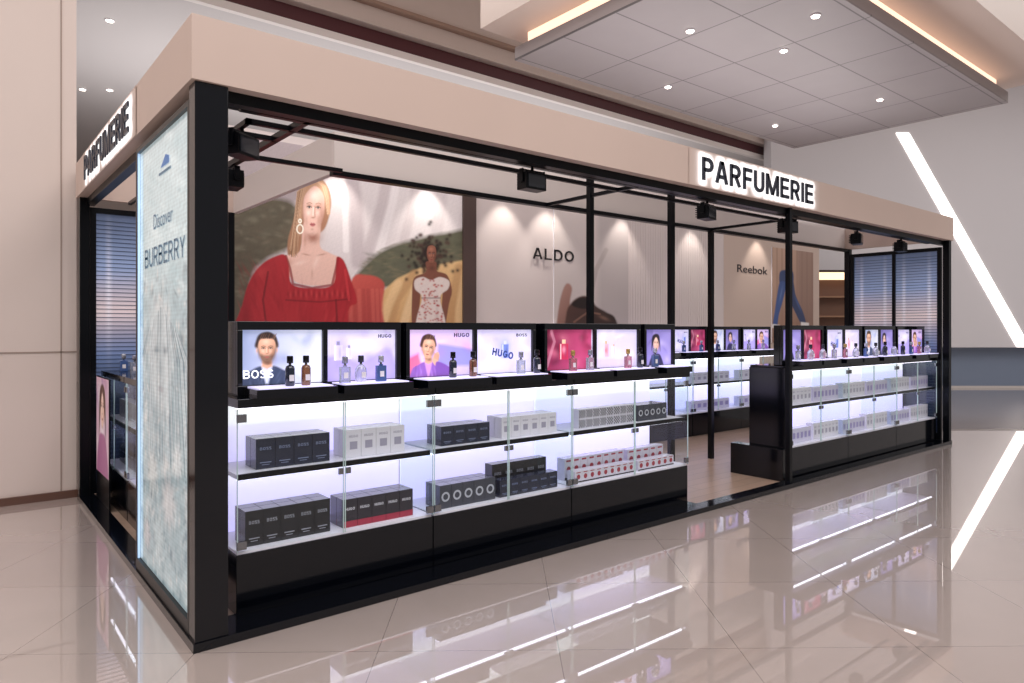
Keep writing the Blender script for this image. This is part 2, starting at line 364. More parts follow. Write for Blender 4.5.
# suspended canopy
cz=4.5
r=empty('suspended_canopy',(0,0,cz),'large suspended canopy with grey tiled underside and beige edge','ceiling canopy')
MB().box(3.8,9.6,-0.75,2.15,0,0.02,CANOPY).build('tiled_panel',r)
MB().box(3.8,9.6,-0.75,2.15,0.02,0.14,M('#a59c9c',0.5)).build('edge_band',r)
MB().box(3.9,9.5,-.65,2.05,0.14,0.30,M('#ffd9bf',0.5,emit=1.3)).build('cove_light',r,label='warm glowing cove strip')
b=MB(); b.box(3.45,10.0,-1.25,2.3,0.3,0.75,BULK); b.box(4.2,9.3,-0.5,1.7,0.75,4.5,BULK); b.build('upper_slab',r)
def downlight(x,y,z,e=12,rad=0.055):
    r=empty('downlight',(x,y,z-0.02),'small round recessed ceiling downlight','ceiling light','recessed downlights')
    MB().lathe(0,0,[(rad*1.35,0.008),(rad*1.35,0.02)],WHITE).build('trim_ring',r)
    MB().lathe(0,0,[(rad,0.0),(rad,0.01)],M('#fff2e0',0.4,emit=e)).build('lamp',r)
for px,py in ((668,86),(784,50),(880,99),(775,125),(815,15),(690,30)):
    t=(cz-H)*F/(329-py); u=(px-512)/F
    downlight(round(CX+t*(FW[0]+.7766*u),2),round(CY+t*(FW[1]-.63*u),2),cz,rad=0.032)
for x,y in ((0.95,8.4),(1.08,12.2),(1.5,11.9),(4,10),(7,12)): downlight(x,y,6.3,rad=0.05,e=8)
# ---------------------------------------------------------------- kiosk frame
L=9.9
k=empty('kiosk_frame',(0,0,0),'open kiosk frame with beige fascia band and black posts','kiosk')
b=MB()
b.box(-0.02,L+0.02,-0.02,0.06,2.83,3.15,BEIGE)
b.box(-0.02,0.06,0.06,4.0,2.83,3.15,BEIGE)
b.box(L-0.06,L+0.02,0.06,1.5,2.83,3.15,BEIGE)
b.box(0.06,1.4,3.94,4.0,2.83,3.15,BEIGE)
b.build('fascia',k,label='beige fascia band')
b=MB(); b.box(1.4,L-0.06,1.45,1.5,2.83,3.15,M('#d6cbc7',0.5)); b.box(1.4,1.45,1.5,3.94,2.83,3.15,M('#d0c5c1',0.5)); b.build('inner_fascia',k,label='pale inner fascia band')
b=MB(); b.box(0.0,0.16,0.0,0.11,0,2.83,BLACK); b.build('corner_post',k,bevel=0.004,label='wide glossy black corner post')
for x0,y0,w,zt,zb in ((5.66,0.03,0.05,2.83,0),(3.57,0.79,0.05,3.0,.0205),(4.74,0.79,0.055,3.0,.0205),(6.25,1.37,0.055,2.83,.0205),(9.82,0.0,0.08,2.83,0),(9.82,1.37,0.08,2.83,0),(0.0,3.9,0.08,2.83,0),(1.32,3.9,0.08,2.83,.0205)):
    MB().box(x0,x0+w,y0,y0+w,zb,zt,BLACKM).build('post',k)
b=MB()
b.box(0.06,L,0.06,0.13,2.77,2.83,BLACKM); b.box(0.06,0.13,0.13,4,2.77,2.83,BLACKM)
b.box(1.36,L,1.38,1.45,2.79,2.83,BLACKM)
b.build('top_beam',k,label='black metal beam under fascia')
b=MB()
b.box(0.3,9.8,0.24,0.28,2.80,2.84,BLACKM); b.box(0.66,0.70,0.24,3.9,2.80,2.84,BLACKM)
b.box(0.40,6.2,0.46,0.49,2.80,2.83,BLACKM); b.box(0.40,0.43,0.46,3.9,2.80,2.83,BLACKM)
b.box(0.1,1.4,1.3,1.33,2.80,2.83,BLACKM); b.box(0.1,0.7,.75,.78,2.80,2.83,BLACKM)
b.box(0.3,9.8,0.79,0.82,2.97,3.0,BLACKM)
for xx in (3.58,6.26): b.box(xx,xx+0.03,0.1,1.45,2.80,2.83,BLACKM)
b.build('ceiling_track',k,label='black lighting track grid')
b=MB(); b.box(-0.01,L,-0.01,0.12,0,0.045,BLACK); b.box(0.12,4.3,0.12,0.30,0.0205,0.024,BLACK); b.box(-0.01,0.12,0.12,4.0,0,0.045,BLACK); b.box(L-0.1,L,0.12,1.45,0,0.045,BLACK); b.build('sill',k,label='glossy black floor sill with dark shade strip')  # second box: dark strip put in for the shade before the front cabinets
MB().box(0.121,9.799,0.121,4.5,0,0.02,WOOD).build('kiosk_flooring',None,(0,0,0),'light brown wood plank flooring inside kiosk','flooring')
# lightbox on the side
lb=empty('poster_lightbox',(0,0,0),'tall backlit perfume poster in black frame on kiosk side','lightbox')
b=MB(); z0,z1,y0,y1=0.047,2.765,0.113,1.40
b.box(0.0,0.055,y0,y0+0.03,z0,z1,BLACKM); b.box(0,0.055,y1-0.03,y1,z0,z1,BLACKM); b.box(0,0.055,y0+.03,y1-.03,z0,z0+.07,BLACKM); b.box(0,0.055,y0+.03,y1-.03,z1-.03,z1,BLACKM); b.build('frame',lb)
def lbfn(a,b):
    X=a*1.23; Y=b*2.6
    p=Paint(X,Y,'#bfd2d6')
    p.fill([(0,1.0),(1.3,0.9),(1.3,2.7),(0,2.7)],'#8fa6ae',0.35,.9)
    r=random.Random(4)
    for i in range(620):
        y=r.uniform(0.8,2.6); p.dab(r.uniform(0,1.23),y,r.uniform(.01,.05),r.uniform(.01,.06),r.choice(['#d4dedf','#6c8590','#b9c6ca','#7f969f','#a4b2b8','#dedcd9','#587282','#46606e']),r.uniform(.3,.65),r.uniform(0,3))
    for i in range(60): p.dab(r.uniform(0,1.23),r.uniform(0,.9),r.uniform(.05,.2),r.uniform(.01,.06),r.choice(['#dceaec','#a6c0c6','#cfdfe2']),.5,.3)
    p.fill(smooth([(0.30,1.05),(0.5,0.95),(0.72,1.0),(0.84,1.2),(0.80,1.45),(0.66,1.62),(0.44,1.6),(0.30,1.4)]),'#c8d0d2',0.06,.6)
    p.dab(.46,1.25,.07,.03,'#465e6e',.7); p.dab(.68,1.25,.07,.03,'#465e6e',.7); p.dab(.57,1.36,.03,.06,'#7c8c96',.5); p.dab(.57,1.48,.08,.022,'#846c7a',.5)
    for i in range(70):
        x=r.uniform(.15,1.0); p.line([(x,1.0+abs(x-.57)*.4),(x+(x-.57)*.5,1.3),(x+(x-.57)*.9,1.9)],.008,r.choice(['#566e7c','#98a8b0','#d8dfe2']),.45)
    for (cx,cy,rr,c) in ((.35,2.0,.17,'#d8d8d4'),(.75,2.1,.2,'#cfcaca'),(.5,2.35,.16,'#bccacd'),(.95,1.85,.13,'#e0e4e4'),(.2,2.4,.12,'#c4bcbe')):
        for j in range(9):
            t=j*.7; p.dab(cx+rr*.5*math.cos(t),cy+rr*.5*math.sin(t),rr*.45,rr*.22,c,.5,t); p.dab(cx+rr*.62*math.cos(t+.35),cy+rr*.62*math.sin(t+.35),rr*.2,rr*.06,'#5a6e7a',.4,t+.35)
    p.grain(60,.08)
    p.C=p.C*(1-.07*(np.floor(Y/.0115)%2))[:,None]
    return p.C
ex=MB(); U=(0,-1,0);V=(0,0,1); tm=M('#587a96',0.4,emit=0.1)
ex.caps('BURBERRY',(0.017,1.22,1.98),U,V,0.115,tm,width=0.96,th=0.13)
ex.text('Discover',(0.017,0.98,2.2),U,V,0.09,tm,width=0.46)
ex.poly([(0.017,0.84,2.50),(0.017,0.56,2.50),(0.017,0.56,2.515),(0.017,0.84,2.515)],tm); ex.poly([(0.017,0.80,2.54),(0.017,0.60,2.54),(0.017,0.60,2.58),(0.017,0.68,2.60)],M('#4f7fc0',0.4,emit=.15))
paint_sheet('poster',(0.02,1.37,2.735),(0,-1.225,0),(0,0,-2.615),240,480,lbfn,0.42,lb,'pale teal-grey watercolour perfume poster',extra=ex,rough=0.08)
MB().box(0.03,0.05,y0+.03,y1-.03,z0+.07,z1-.03,WHITE).build('diffuser',lb)
b=MB(); CY_=M('#bfdcff',0.3,emit=0.6)
b.box(0.005,0.018,y0+.03,y0+.036,z0+.07,z1-.03,CY_); b.box(0.005,0.018,y1-.036,y1-.03,z0+.07,z1-.03,CY_); b.build('led_edge',lb,label='pale blue glowing edge')
# louvre end panels
def louvre(loc,rotz,w,label):
    r=empty('louvre_panel',loc,label,'glass panel','louvred end panels',rotz)
    b=MB()
    for x0,x1 in ((0,0.05),(w/2-0.02,w/2+0.02),(w-0.05,w)): b.box(x0,x1,0,0.05,0,2.70,BLACKM)
    b.box(0.05,w/2-.02,0,0.05,2.65,2.70,BLACKM); b.box(w/2+.02,w-.05,0,0.05,2.65,2.70,BLACKM); b.box(0.05,w/2-.02,0,0.05,0,0.1,BLACKM); b.box(w/2+.02,w-.05,0,0.05,0,0.1,BLACKM)
    b.build('frame',r)
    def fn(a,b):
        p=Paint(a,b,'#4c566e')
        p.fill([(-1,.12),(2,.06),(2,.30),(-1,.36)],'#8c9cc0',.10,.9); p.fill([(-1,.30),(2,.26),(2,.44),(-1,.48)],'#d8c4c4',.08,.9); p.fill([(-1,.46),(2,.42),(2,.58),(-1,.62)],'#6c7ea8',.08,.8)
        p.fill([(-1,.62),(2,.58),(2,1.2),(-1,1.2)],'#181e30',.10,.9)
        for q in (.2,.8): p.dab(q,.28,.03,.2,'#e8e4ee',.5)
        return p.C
    for i,(xa,xb) in enumerate(((0.05,w/2-.02),(w/2+.02,w-.05))):
        paint_sheet('glass_pane',(xa,0.035,2.65),(xb-xa,0,0),(0,0,-2.55),16,60,fn,0.5,r,rough=0.05)  # blue and pink light bands painted into the pane, which also glows
    b=MB(); z=0.14; SM=M('#4a5468',0.12)
    while z<2.62:
        b.box(0.05,w/2-.02,0.026,0.032,z,z+0.007,SM); b.box(w/2+.02,w-.05,0.026,0.032,z,z+0.007,SM); z+=0.04
    b.build('slats',r,label='thin grey horizontal slats')
louvre((9.83,1.365,0.047),-math.pi/2,1.26,'black framed louvred glass panel closing kiosk end')
louvre((0.085,3.92,0.047),0,1.23,'black framed louvred glass panel beside wall pier')
# ---------------------------------------------------------------- signs
SW,SH,STH,SGAP=1.90,0.20,0.17,0.15
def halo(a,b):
    # letter back-light spill painted as emission, fading with distance from the strokes
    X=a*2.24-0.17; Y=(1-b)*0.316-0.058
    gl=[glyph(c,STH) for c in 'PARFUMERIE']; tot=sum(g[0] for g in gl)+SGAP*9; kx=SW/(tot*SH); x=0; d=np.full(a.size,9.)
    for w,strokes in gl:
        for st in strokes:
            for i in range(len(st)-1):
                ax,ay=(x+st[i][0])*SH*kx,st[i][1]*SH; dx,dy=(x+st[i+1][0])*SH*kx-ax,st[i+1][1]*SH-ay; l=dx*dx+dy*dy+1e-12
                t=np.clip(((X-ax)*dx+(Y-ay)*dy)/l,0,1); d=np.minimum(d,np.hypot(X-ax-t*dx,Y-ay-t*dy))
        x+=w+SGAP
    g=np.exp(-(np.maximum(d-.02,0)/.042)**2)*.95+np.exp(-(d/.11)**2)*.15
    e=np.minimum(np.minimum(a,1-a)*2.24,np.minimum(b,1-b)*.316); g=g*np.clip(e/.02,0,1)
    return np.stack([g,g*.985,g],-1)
def sign(loc,rotz,label):
    r=empty('shop_sign',loc,label,'sign','illuminated kiosk signs',rotz)
    paint_sheet('painted_halo_sheet',(-0.11,-0.004,0.286),(2.24,0,0),(0,0,-0.316),420,64,halo,1.35,r,'soft white halo glow painted on fascia',rough=-1)
    b=MB(); b.caps('PARFUMERIE',(0.06,-0.010,0.028),(1,0,0),(0,0,1),SH,M('#0c1428',0.4),width=SW,th=STH,gap=SGAP,depth=0.012); b.build('lettering',r,label='bold dark navy raised letters')
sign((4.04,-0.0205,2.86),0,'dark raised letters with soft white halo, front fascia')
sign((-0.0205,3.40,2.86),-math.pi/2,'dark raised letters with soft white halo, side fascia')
# ---------------------------------------------------------------- cabinets
LITB=glow_ramp_panel(); LITS=M('#f4f0ff',0.4,emit=3.5); DECK=M('#efecf8',0.35)
def pane_x(x,y0,y1,z0,z1): return MB().poly([(x,y0,z0),(x,y1,z0),(x,y1,z1),(x,y0,z1)],GLASS)
def cabinet(w,loc,rotz,label,d=0.46,group='glass display cabinets'):
    r=empty('display_cabinet',loc,label,'display cabinet',group,rotz)
    b=MB(); b.box(0,w-0.004,0,d,0.0,0.33,BLACK); b.build('plinth',r,bevel=0.003,label='glossy black plinth')
    MB().box(0.006,w-0.01,0.01,d-0.02,0.33,0.345,DECK).build('deck',r,label='white lower deck')
    MB().box(0.006,w-0.01,d-0.02,d,0.33,1.14,LITB).build('back_panel',r,label='lavender white back panel with painted glow gradient')
    b=MB(); b.box(0.012,w-0.016,0.03,d-0.02,0.742,0.768,DECK); b.box(0.012,w-0.016,0.015,0.03,0.738,0.770,BLACKM); b.build('shelf',r,label='white shelf with black front edge')
    b=MB(); b.box(0.02,w-0.02,0.05,0.07,1.128,1.14,LITS); b.box(0.02,w-0.02,0.05,0.065,0.73,0.742,LITS); b.build('light_strip',r)
    pane_x(0.002,0,d,.345,1.14).build('side_glass',r); pane_x(w-0.006,0,d,.345,1.14).build('side_glass',r)
    MB().box(0.001,w-0.003,-0.025,d,1.14,1.19,BLACK).build('countertop',r,bevel=0.003,label='glossy black countertop')
    for i in (0,1):
        x0=i*w/2+0.002; x1=(i+1)*w/2-0.006
        b=MB(); b.poly([(x0,-.005,.345),(x1,-.005,.345),(x1,-.005,1.135),(x0,-.005,1.135)],GLASS); b.box(x0,x0+0.004,-0.009,-0.001,0.345,1.135,EDGE); b.box(x1-0.004,x1,-0.009,-0.001,0.345,1.135,EDGE)
        dr=b.build('glass_door',r)
        xh=x0+0.0 if i==0 else x1-0.05
        for zz in (0.36,1.06): MB().box(xh,xh+0.05,-0.014,0.004,zz,zz+0.045,CHROME).build('hinge',dr,label='chrome hinge')
        xk=x1-0.035 if i==0 else x0+0.005
        MB().box(xk,xk+0.03,-0.016,-0.0,0.70,0.735,CHROME).build('lock',dr,label='chrome lock')
    return r
FY=0.26
cabinet(1.275,(0.28,FY,0.0245),0,'black and glass cabinet with navy and white boxed perfumes')
cabinet(1.270,(1.557,FY,0.0245),0,'black and glass cabinet with silver and navy boxed perfumes')
cabinet(1.465,(2.830,FY,0.0245),0,'black and glass cabinet with patterned and red emblem boxes')
rc=cabinet(1.305,(5.87,0.15,0.02),0,'black and glass cabinet with rows of white boxes')
dup(rc,(7.178,0.15,0.02)); dup(rc,(8.486,0.15,0.02))
bc=cabinet(1.25,(6.3,2.6,0.02),0,'black and glass cabinet in second row inside kiosk'); dup(bc,(7.56,2.6,0.02)); dup(bc,(8.54+.27,2.6,0.02))
sc=cabinet(1.10,(0.19,3.86,0.02),-math.pi/2,'black and glass cabinet beside louvred panel',d=0.45); cabinet(1.10,(0.19,2.74,0.02),-math.pi/2,'black and glass cabinet behind tall poster lightbox',d=0.45)
r=empty('end_counter',(5.74,0.15,0.02),'glossy black closed end panel on low plinth','counter')
MB().box(0,0.125,0,0.62,0,0.33,BLACK).build('plinth',r,bevel=0.004); MB().box(0.08,0.125,0.02,0.44,0.33,1.17,BLACK).build('body',r,bevel=0.004)
# tall pink graphic panel standing on the sill in front of the side cabinet
def pinkfn(a,b):
    p=Paint(a*.6,b*.8,'#c8a4b4'); r=random.Random(2)
    for i in range(50): p.dab(r.uniform(0,.6),r.uniform(0,.8),r.uniform(.03,.15),r.uniform(.03,.12),r.choice(['#d8c0cc','#a87898','#8a6c98','#e0d0d6','#b88a98']),.5,r.uniform(0,3))
    face(p,.3,.25,.11,.16,'#e0bcae','#a07868'); p.fill(smooth([(.14,.5),(.16,.14),(.3,.05),(.44,.14),(.46,.5),(.40,.3),(.3,.12),(.2,.3)]),'#5a3c34',.01); p.fill(smooth([(.05,.85),(.12,.52),(.3,.46),(.48,.52),(.55,.85)]),'#a06488',.01); return p.C
ex=MB(); ex.box(0.120,0.132,3.15,3.80,0.022,1.17,BLACKM)
paint_sheet('graphic_panel',(0.119,3.79,1.16),(0,-0.63,0),(0,0,-0.86),70,90,pinkfn,0.3,None,'tall pinkish beauty graphic panel before side cabinet','poster',extra=ex)
# ---------------------------------------------------------------- display cases on top
def mini(kind,asp):
    def fn(a,b):
        X=a*asp;Y=b; p=Paint(X,Y,'#cfc8ea'); r=random.Random(len(kind)*7)
        def man(cx,cy,s,suit,shirt,hairc,beard,skin='#d8a88e',rot=0):
            p.fill(smooth([(cx-2.0*s,1.3),(cx-1.8*s,cy+2.0*s),(cx-1.2*s,cy+1.55*s),(cx-.5*s,cy+1.25*s),(cx+.5*s,cy+1.25*s),(cx+1.2*s,cy+1.55*s),(cx+1.8*s,cy+2.0*s),(cx+2.0*s,1.3)]),suit,.02)
            for i in range(18): p.dab(cx+r.uniform(-1.7,1.7)*s,cy+r.uniform(1.7,3)*s,.1*s,.5*s,r.choice(['#1c2232','#5a6684']) if suit[1]=='3' else r.choice(['#5c3c84','#b88ad8']),.35,r.uniform(-.5,.5))
            p.fill([(cx-.45*s,cy+1.15*s),(cx+.45*s,cy+1.15*s),(cx+.1*s,cy+2.6*s),(cx-.1*s,cy+2.6*s)],shirt,.02)
            p.fill([(cx-.36*s,cy+.6*s),(cx+.36*s,cy+.6*s),(cx+.40*s,cy+1.3*s),(cx,cy+1.5*s),(cx-.40*s,cy+1.3*s)],skin,.02); p.dab(cx+.1*s,cy+1.05*s,.35*s,.2*s,'#7a4c3c',.75)
            p.fill(smooth([(cx-.80*s,cy-.1*s),(cx-.82*s,cy-.75*s),(cx-.5*s,cy-1.22*s),(cx+.2*s,cy-1.32*s),(cx+.7*s,cy-.95*s),(cx+.80*s,cy-.1*s)]),hairc,.02)
            for d in (-1,1): p.dab(cx+d*.76*s,cy+.05*s,.1*s,.22*s,skin,.9)
            face(p,cx,cy,.72*s,1.0*s,skin,'#83543f','#f0cdb8','#3a2820','#a8605a',beard,rot)
            p.fill(smooth([(cx-.76*s,cy-.45*s),(cx-.6*s,cy-1.1*s),(cx+.1*s,cy-1.34*s),(cx+.7*s,cy-.95*s),(cx+.74*s,cy-.45*s),(cx+.5*s,cy-.78*s),(cx-.2*s,cy-.85*s),(cx-.55*s,cy-.75*s)]),hairc,.02)
            for i in range(22): x=cx+r.uniform(-.6,.6)*s; p.line([(x,cy-.85*s),(x+.15*s,cy-1.2*s)],.010,r.choice(['#7a5a4a','#2a1c1a']),.5)
        def blooms(cs,n,y0=0):
            for i in range(n): p.dab(r.uniform(0,asp),r.uniform(y0,1),r.uniform(.05,.25),r.uniform(.04,.2),r.choice(cs),.5,r.uniform(0,3))
        def pbottle(cx,cy,w,h,c,capc):
            p.fill([(cx-w,cy-h),(cx+w,cy-h),(cx+w,cy+h),(cx-w,cy+h)],c,.012); p.fill([(cx-w*.4,cy-h*1.5),(cx+w*.4,cy-h*1.5),(cx+w*.4,cy-h),(cx-w*.4,cy-h)],capc,.01); p.line([(cx-w*.7,cy-h*.9),(cx-w*.7,cy+h*.9)],.02,'#ffffff',.6); p.dab(cx+w*.4,cy,w*.4,h,'#40386a',.3)
        FULL=[(-.1,-.1),(1.6,-.1),(1.6,1.1),(-.1,1.1)]
        if kind=='boss':
            p.fill(FULL,'#8f9cc4',.02,1,'#dfe2f4',((0,0),(asp,.3))); blooms(['#a8b2d8','#c8cdea','#7c88b4'],14); man(.46,.36,.24,'#39435e','#c9cfe4','#3a2c2c','#4c362e')
        elif kind=='bottle':
            blooms(['#e6e0fa','#b3a6e2','#d8d0f6','#9c90d4'],30); p.fill(smooth([(-.1,.6),(.4,.5),(.7,.65),(1.4,.4),(1.4,1.2),(-.1,1.2)]),'#a394dc',.05,.8); p.dab(.8,.3,.3,.15,'#f0ecff',.8); pbottle(.25,.45,.09,.15,'#cfc6f0','#8a84a8'); pbottle(.48,.47,.06,.11,'#e0d8f8','#8a84a8')
        elif kind=='red':
            p.fill(FULL,'#d8bce8',.02,1,'#c4b4ec',((0,0),(asp,1))); blooms(['#e8a8cc','#b89ae0','#f0d8f0'],14); p.fill([(.75,.3),(asp+.1,.45),(asp+.1,.8),(.7,.8)],'#5a6cc0',.04,.6); p.fill([(0,.6),(.25,.5),(.4,1),(0,1)],'#d8487c',.04,.8)
            man(.50,.40,.23,'#8a5cb4','#c890d0','#4a2c2a',None,rot=.22); p.fill(smooth([(.60,.66),(.66,.52),(.74,.48),(.78,.56),(.74,.70),(.68,.78)]),'#d8a890',.015)
            for i in range(4): p.line([(.66+i*.03,.50+i*.015),(.665+i*.03,.62+i*.015)],.010,'#a8745e',.6)
            p.fill(smooth([(.68,.74),(.80,.70),(1.1,.86),(1.15,1.1),(.75,1.1)]),'#7a50a8',.02)
        elif kind=='hugo':
            blooms(['#eceafc','#b9b4e4','#f4f2ff','#cfd0f2'],20); p.dab(.85,.4,.2,.25,'#98a4dc',.8); pbottle(.86,.5,.1,.16,'#7084cc','#c8cce8')
        elif kind=='pink':
            p.fill(FULL,'#6e1038',.02,1,'#c04a78',((0,0),(asp,.5))); blooms(['#4c0c28','#d0708c','#3c0c20','#982850'],26); pbottle(.62,.55,.15,.2,'#b8284c','#e8c0a0'); p.dab(.62,.5,.07,.1,'#f0a0b8',.7); p.line([(0.05,.9),(.3,.3),(.2,.05)],.06,'#e0a0b8',.35)
        elif kind=='white':
            blooms(['#f8f0f6','#dcd0e8','#f0e4f0','#e8d8ec'],20); pbottle(.42,.55,.11,.17,'#e8b0c0','#c8b090'); pbottle(.72,.58,.08,.13,'#f0dce4','#c8b090'); p.dab(.42,.55,.05,.08,'#d84868',.6); p.fill([(0,.78),(1.6,.78),(1.6,1.1),(0,1.1)],'#c4b4d8',.03,.6)
        else:
            p.fill(FULL,'#6c62a8',.02,1,'#a89cdc',((0,0),(asp,1))); blooms(['#5a4c94','#c8bcf0','#8c80c4'],16); face(p,.5,.4,.14,.21,'#d8b4a8'); p.fill(smooth([(.3,.6),(.32,.22),(.48,.12),(.64,.2),(.68,.62),(.62,.4),(.5,.22),(.38,.36)]),'#241c28',.02); p.fill(smooth([(.2,1.1),(.3,.75),(.5,.68),(.7,.75),(.8,1.1)]),'#2c2850',.02)
        return p.C
    return fn
def case(x0,w,y,z,kinds,label,depth=0.32,res=100):
    r=empty('display_case',(x0,y,z),label,'display case','lit tabletop display cases')
    h=0.43; fr=0.03; n=len(kinds); cw=(w-fr)/n
    b=MB(); b.box(0,w,0.03,depth,0,h,BLACK)
    b.box(0,w,0,0.03,h-0.05,h,BLACK); b.box(0,w,0,0.03,0,0.06,BLACK)
    for i in range(n+1): b.box(i*cw,i*cw+fr,0,0.03,0.06,h-0.05,BLACK)
    b.build('housing',r,bevel=0.003)
    for i,kd in enumerate(kinds):
        a0=i*cw+fr; aw=cw-fr; ah=h-0.11
        ex=MB(); o=lambda u,v:(a0+u*aw,0.0235,0.06+v*ah); UX=(1,0,0);UZ=(0,0,1)
        Wt=M('#ffffff',0.5,emit=1.0); Dk=M('#23254a',0.5)
        if kd=='boss': ex.caps('BOSS',o(.02,.12),UX,UZ,.15*ah,Wt,width=.36*aw,th=.15)
        elif kd=='bottle': ex.caps('HUGO',o(.74,.84),UX,UZ,.07*ah,Dk,width=.2*aw,th=.2)
        elif kd=='red': ex.caps('HUGO',o(.70,.84),UX,UZ,.09*ah,Dk,width=.25*aw,th=.2)
        elif kd=='hugo': ex.caps('HUGO',o(.28,.42),(.98,0,-.2),(.2,0,.98),.17*ah,M('#3f55a8',0.5),width=.38*aw,th=.22); ex.caps('BOSS',o(.72,.84),UX,UZ,.07*ah,Dk,width=.2*aw,th=.2)
        paint_sheet('poster',(a0,0.025,0.06+ah),(aw,0,0),(0,0,-ah),int(res*aw/ah),res,mini(kd,aw/ah),0.75,r,'backlit perfume advertising poster',extra=ex)
        b=MB(); b.box(a0+0.005,a0+aw-0.005,-0.22,0.0,0,0.05,BLACK); b.box(a0+0.025,a0+aw-0.025,-0.20,-0.005,0.05,0.056,M('#dcd6ff',0.3,emit=0.8)); b.build('tray',r,label='black tray with glowing top')
    return r
CZ=0.0245+1.19; CR=0.02+1.19
case(0.33,1.06,0.40,CZ,['boss','bottle'],'black lit display case with two posters, man and lilac',res=170)
case(1.43,1.15,0.40,CZ,['red','hugo'],'black lit display case with leaning man poster',res=170)
case(2.67,1.14,0.40,CZ,['pink','white'],'black lit display case with crimson and pale posters')
case(3.86,0.43,0.40,CZ,['violet'],'small black lit display case with violet poster',res=80)
for i in range(4): case(5.97+i*0.965,0.9,0.29,CR,[['violet','pink'],['hugo','white'],['boss','violet'],['bottle','red']][i],'black lit display case on end cabinets',res=60,depth=.10)
for i in range(4): case(6.35+i*0.9,0.84,2.73,CR,[['violet','white'],['hugo','pink'],['boss','violet'],['bottle','red']][i],'black lit display case in second row',res=50,depth=.10)
# ---------------------------------------------------------------- products
def prod(kind,w,d,h):
    cols={'navy':('#1c2238','#7a84a4'),'white':('#ece8f2','#a9a4b8'),'maroon':('#2a2530','#a83048'),'silver':('#3e404c','#b9bac6'),'pattern':('#e2deea','#1c1c26'),'redw':('#d8d2de','#a03444'),'black':('#15161e','#9b9ba8'),'lilac':('#dcd6ee','#9a8fc4')}
    c1,c2=cols[kind]; b=MB(); a=M(c1,0.22,coat=0.4); c=M(c2,0.3)
    b.box(-w/2,w/2,0,d,0,h,a); y=-0.0008
    def q(x0,x1,z0,z1,m): b.poly([(x0*w,y,z0*h),(x1*w,y,z0*h),(x1*w,y,z1*h),(x0*w,y,z1*h)],m)
    cp=lambda t,zz,hh,m,ww: b.caps(t,(-w*ww/2,y,h*zz),(1,0,0),(0,0,1),h*hh,m,width=w*ww,th=.2)
    if kind in('navy','black'): cp('BOSS',.62,.1,c,.6); q(-.3,.3,.2,.23,c); q(-.2,.2,.13,.15,c)
    elif kind=='white': q(-.25,.25,.3,.58,c); cp('HUGO',.72,.09,c,.6)
    elif kind=='maroon': q(-.5,.5,.0,.22,c); cp('HUGO',.6,.1,M('#d8d4e0'),.64)
    elif kind=='silver': b.poly([(p[0]*w,y,p[1]*w+h*.5) for p in ell(0,0,.36,.36,18)],c); b.poly([(p[0]*w,y*1.5,p[1]*w+h*.5) for p in ell(0,0,.22,.22,14)],a)
    elif kind=='pattern':
        for i in range(6):
            for j in range(5):
                if (i+j)%2==0: q(-.45+i*.15,-.30+i*.15,.1+j*.16,.26+j*.16,c)
    elif kind=='redw':
        b.poly([(p[0]*w,y,p[1]*w+h*.5) for p in ell(0,0,.26,.26,16)],c); q(-.5,.5,.0,.12,M('#2a2028')); q(-.3,.3,.84,.92,c)
    else: q(-.3,.3,.3,.7,c)
    return b,kind
plab={'navy':'navy perfume carton with pale lettering','white':'white perfume carton with grey motif','maroon':'dark perfume carton with red lower band','silver':'grey perfume carton with round silver emblem','pattern':'white perfume carton with black checks','redw':'white perfume carton with red emblem','black':'black perfume carton with silver lettering','lilac':'lilac perfume carton with darker panel'}
def stack(kind,x0,x1,n,z,h,y0=0.36,rows=2,d=0.09,levels=1,group=None,side=False):
    pitch=(x1-x0)/n; w=pitch-0.002
    b,_=prod(kind,w,d,h); first=None; g=group or (kind.replace('redw','red emblem').replace('maroon','red and black')+' perfume cartons on shelf')
    for l in range(levels):
        for rr in range(rows):
            for i in range(n):
                loc=(x0+pitch*(i+.5),y0+rr*(d+0.002),z+l*(h+0.0005)+0.0005)
                if side: loc=(loc[1],loc[0],loc[2])
                if first is None: first=b.build('perfume_carton',None,loc,plab[kind],'perfume box',g,bevel=0.0015,rotz=-math.pi/2 if side else 0)
                else: dup(first,loc)
z1=0.0245+0.768; z0=0.0245+0.345
stack('navy',0.42,0.87,4,z1,0.175,0.36); stack('white',0.975,1.395,4,z1,0.175,0.36)
stack('black',0.35,0.86,5,z0,0.20,0.33); stack('maroon',0.94,1.44,5,z0,0.175,0.33)
stack('navy',1.68,2.10,4,z1,0.135,0.36); stack('white',2.21,2.76,6,z1,0.155,0.36)
stack('silver',1.65,2.13,5,z0,0.16,0.33); stack('navy',2.17,2.74,6,z0,0.125,0.33,rows=1); stack('black',2.19,2.73,5,z0,0.22,0.45,rows=1)
stack('pattern',3.0,3.66,8,z1,0.078,0.36,levels=2,rows=1); stack('silver',3.72,4.12,5,z1,0.14,0.36,rows=2)
stack('redw',2.93,3.64,9,z0,0.09,0.33,rows=1); stack('redw',2.93,3.64,8,z0,0.175,0.45,rows=1); stack('redw',3.69,4.18,6,z0,0.085,0.33,rows=1); stack('redw',3.69,4.18,5,z0,0.165,0.45,rows=1)
z1=0.02+0.768; z0=0.02+0.345
for m in range(3):
    X=5.87+m*1.308
    for a,bb,kd,h in ((0.05,0.62,'white',0.17),(0.67,1.25,'lilac',0.16)):
        stack(kd,X+a,X+bb,7,z1,h,0.24,rows=1,group='pale cartons in end cabinets')
    for a,bb,kd,h in ((0.05,0.62,'lilac',0.16),(0.67,1.25,'white',0.18)):
        stack(kd,X+a,X+bb,7,z0,h,0.24,rows=1,group='pale cartons in end cabinets')
